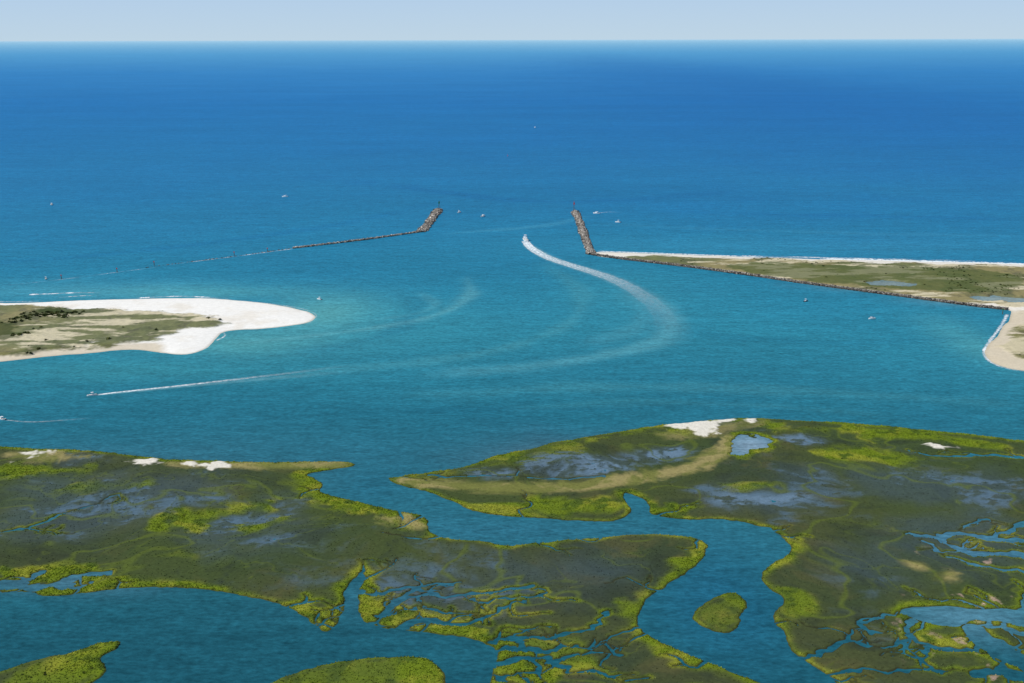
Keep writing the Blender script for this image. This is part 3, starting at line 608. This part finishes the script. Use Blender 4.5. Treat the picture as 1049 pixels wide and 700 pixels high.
m_glass=mat_plain("dark_glass",S(26,36,44),.08,1,.1); m_dark=mat_plain("outboard_dark",S(40,42,46),.4,2,.1)
m_alu=mat_plain("aluminium",S(170,174,178),.35,2,.05,.8); m_navy=mat_plain("navy_hull",S(30,48,86),.3,1,.05); m_canvas=mat_plain("canvas_top",S(60,92,130),.8,2,.1)
m_wood=mat_plain("timber_pile",S(96,78,60),.9,2,.25); m_red=mat_plain("red_paint",S(190,44,34),.5,2,.1); m_green=mat_plain("green_paint",S(24,110,60),.5,2,.1); m_steel=mat_plain("grey_steel",S(90,92,92),.5,2,.12,.3)
def put(name,px,py,label,cat_,head,group=None,sc_=1.0):
    x,y=P(px,py); e=empty(name,(x,y,0),label,cat_,group); e.rotation_euler=(0,0,head); e.scale=(sc_,)*3; return e
def console_boat(e,hm,L_=8.0):
    B_,D_=L_*.33,L_*.13
    ps=[bm_obj("hull",lambda b:hull(b,L_,B_,D_),hm,True),bm_obj("deck",lambda b:deck(b,L_,B_,D_,.2),m_deck),
        bm_obj("console",lambda b:box(b,(0,-.2,D_-.25),(1.0,1.3,1.25),.82,-.1,.06),m_white),
        bm_obj("windshield",lambda b:box(b,(0,.35,D_+.95),(.9,.08,.5),.85,-.2),m_glass),
        bm_obj("leaning_post",lambda b:box(b,(0,-1.5,D_-.25),(1.0,.5,.85),.95,0,.05),m_white)]
    ps.append(bm_obj("hardtop",lambda b:box(b,(0,-.5,D_+1.95),(1.9,2.3,.09),.97,0,.03),m_white))
    for sx in (-.7,.7):
        ps.append(bm_obj("top_support",lambda b:rod(b,(sx,.35,D_-.2),(sx*.95,.2,D_+1.97),.035),m_alu)); ps.append(bm_obj("top_support",lambda b:rod(b,(sx,-1.2,D_-.2),(sx*.95,-1.3,D_+1.97),.035),m_alu))
    for sx in (-.4,.4):
        ps.append(bm_obj("outboard_motor",lambda b:(box(b,(sx,-L_/2-.35,D_*.6),(.42,.6,.75),.8,0,.06),box(b,(sx,-L_/2-.3,-.5),(.14,.3,D_*.6+.7),1)),m_dark))
    for q in ps: par(q,e)
    return ps
def cabin_boat(e,hm,L_=9.0,canv=False):
    B_,D_=L_*.34,L_*.14
    ps=[bm_obj("hull",lambda b:hull(b,L_,B_,D_),hm,True),bm_obj("deck",lambda b:deck(b,L_,B_,D_,.12),m_deck),
        bm_obj("cabin",lambda b:box(b,(0,L_*.1,D_-.15),(B_*.68,L_*.36,1.35),.82,-.3,.08),m_white),
        bm_obj("windshield",lambda b:box(b,(0,L_*.255,D_+.45),(B_*.56,.14,.6),.88,-.16),m_glass),
        bm_obj("canopy",lambda b:box(b,(0,-L_*.14,D_+1.5),(B_*.66,L_*.26,.1),.96,0,.03),m_canvas if canv else m_white),
        bm_obj("outboard_motor",lambda b:box(b,(0,-L_/2-.3,D_*.3),(.5,.6,.9),.8,0,.06),m_dark)]
    for sx in (-1,1):
        ps.append(bm_obj("canopy_post",lambda b:rod(b,(sx*B_*.30,-L_*.26,D_-.1),(sx*B_*.30,-L_*.26,D_+1.5),.035),m_alu))
        ps.append(bm_obj("bow_rail",lambda b:(rod(b,(sx*B_*.40,L_*.2,D_*1.1),(sx*B_*.1,L_*.46,D_*1.3+.6),.03),rod(b,(sx*B_*.1,L_*.46,D_*1.3),(sx*B_*.1,L_*.46,D_*1.3+.6),.03)),m_alu))
    for q in ps: par(q,e)
def yacht(e,L_=17.0):
    B_,D_=4.9,1.7
    def add(n,f,m_,s_=False): q=bm_obj(n,f,m_,s_); par(q,e); return q
    add("hull",lambda b:hull(b,L_,B_,D_,.7),m_white,True); add("deck",lambda b:deck(b,L_,B_,D_,.1),m_deck)
    cb=add("cabin",lambda b:box(b,(0,.6,D_-.1),(3.6,7.6,1.9),.86,-.5,.12),m_white)
    wn=bm_obj("window",lambda b:box(b,(0,.4,D_+.75),(3.52,6.6,.6),.96,-.2),m_glass); par(wn,cb)
    add("windshield",lambda b:box(b,(0,4.0,D_+.55),(2.9,.3,.9),.9,-.45),m_glass)
    add("flybridge",lambda b:box(b,(0,-.6,D_+1.82),(3.0,4.2,.8),.95,0,.1),m_white)
    add("hardtop",lambda b:box(b,(0,-.7,D_+4.2),(2.7,3.4,.14),.95,0,.04),m_white)
    for sx in (-1.15,1.15):
        for sy in (-2.0,.6): add("top_support",lambda b:rod(b,(sx,sy,D_+2.4),(sx,sy,D_+4.25),.05),m_alu)
        add("outrigger",lambda b:rod(b,(sx*1.4,-.5,D_+1.8),(sx*2.5,-3.5,D_+7),.04),m_alu)
    add("cockpit_seat",lambda b:box(b,(0,-4.6,D_-.1),(1.2,.8,.7),.9,0,.08),m_white)
def heading(p0,p1):
    a=P(*p0); b=P(*p1); return math.atan2(b[1]-a[1],b[0]-a[0])-math.pi/2
y=put("motor_yacht",538,246.5,"white motor yacht with flybridge trailing a long white wake","yacht",heading((546,256),(539,249)),None,1.45); yacht(y)
b1=put("speedboat",94,405.5,"white open speedboat running fast with a thin wake","speedboat",heading((120,402),(97,405))); console_boat(b1,m_white,8)
bs=[(53,210,'c',.3,"white fishing boat drifting on open blue water"),(292,202,'c',1.7,"white cabin boat sitting on open ocean water"),
 (470,218,'o',2.6,"small white open boat near the rocky jetty head"),(495,222,'c',-.5,"small white cabin boat in the inlet mouth"),
 (633,228,'o',1.2,"small white boat beside the long rock jetty"),(611,219,'c',1.4,"white boat passing the jetty tip"),
 (825,309,'o',2.2,"dark hulled open boat near the rock jetty"),(893,327,'c',1.9,"white cabin boat with blue canopy in the inlet"),
 (1,430,'c',1.3,"white cabin boat cruising near the marsh"),(47,286,'o',.4,"small open boat near the submerged weir"),(327,307,'o',1.0,"small open boat off the sand spit tip"),
 (548,131,'c',.2,"distant boat on the deep blue ocean")]
for px_,py_,k_,hd,lb in bs:
    q=put("motorboat",px_,py_,lb,"boat",hd,"small boats on the water",1.35 if py_<240 else 1.0)
    if k_=='o': console_boat(q,m_navy if 'dark' in lb else m_white,7)
    else: cabin_boat(q,m_white,8.5,'canopy' in lb)
def beacon(px,py,mt,lab,ht=15,bz=2.5):
    x_,y_=P(px,py,bz); e=empty("beacon_tower",(x_,y_,bz),lab,"beacon")
    def fr(b):
        for sx in(-1,1):
            for sy in(-1,1): rod(b,(sx*1.5,sy*1.5,0),(sx*.8,sy*.8,ht),.2)
        for k0,k1 in((0,.33),(.33,.66),(.66,1)):
            w0=1.5-.7*k0;w1=1.5-.7*k1
            for sx in(-1,1):
                rod(b,(sx*w0,-w0,ht*k0),(sx*w1,w1,ht*k1),.09); rod(b,(-w0,sx*w0,ht*k0),(w1,sx*w1,ht*k1),.09)
    par(bm_obj("base",lambda b:box(b,(0,0,-1.2),(4.2,4.2,1.5),.9,0,.1),m_conc),e)
    par(bm_obj("frame",fr,m_steel),e); par(bm_obj("platform",lambda b:box(b,(0,0,ht),(2.4,2.4,.25),1,0,.03),m_steel),e)
    par(bm_obj("daymark",lambda b:box(b,(0,-1.25,ht-3.6),(2.6,.1,2.8)),mt),e)
    par(bm_obj("lantern",lambda b:rod(b,(0,0,ht+.2),(0,0,ht+1.6),.45,10),mt),e)
beacon(450,215,m_green,"steel beacon tower with green daymark on rocky jetty head"); beacon(588,216,m_red,"steel beacon tower with red daymark on jetty tip")
def marker(px,py,mt,lab,tri=False):
    x_,y_=P(px,py); e=empty("channel_marker",(x_,y_,0),lab,"channel marker","channel marker piles")
    par(bm_obj("pile",lambda b:(rod(b,(-.5,0,-1),(0,0,5.2),.22,8),rod(b,(.5,0,-1),(0,0,5.2),.22,8),rod(b,(0,.6,-1),(0,0,5.2),.22,8)),m_wood),e)
    def dm(b):
        rod(b,(0,-.3,5.2),(0,-.2,5.2),1.3,3 if tri else 4)
    par(bm_obj("daymark",dm,mt),e)
for q in [(158,272,m_red),(63,286,m_red),(120,279,m_red),(274,258,m_red),(240,262,m_red)]: marker(q[0],q[1],q[2],"timber pile marker with red daymark along the weir",True)
marker(1027,322,m_green,"timber pile marker with green daymark by the beach")
x_,y_=P(520,160); e=empty("buoy",(x_,y_,0),"red metal buoy floating on open sea","buoy")
par(bm_obj("float",lambda b:rod(b,(0,0,-.5),(0,0,.9),1.4,14,1.2),m_red),e)
par(bm_obj("cage",lambda b:[rod(b,(math.cos(a)*1.0,math.sin(a)*1.0,.9),(0,0,4.2),.08) for a in (0,1.57,3.14,4.71)],m_red),e)
par(bm_obj("lantern",lambda b:rod(b,(0,0,4),(0,0,4.6),.3,8),m_red),e)
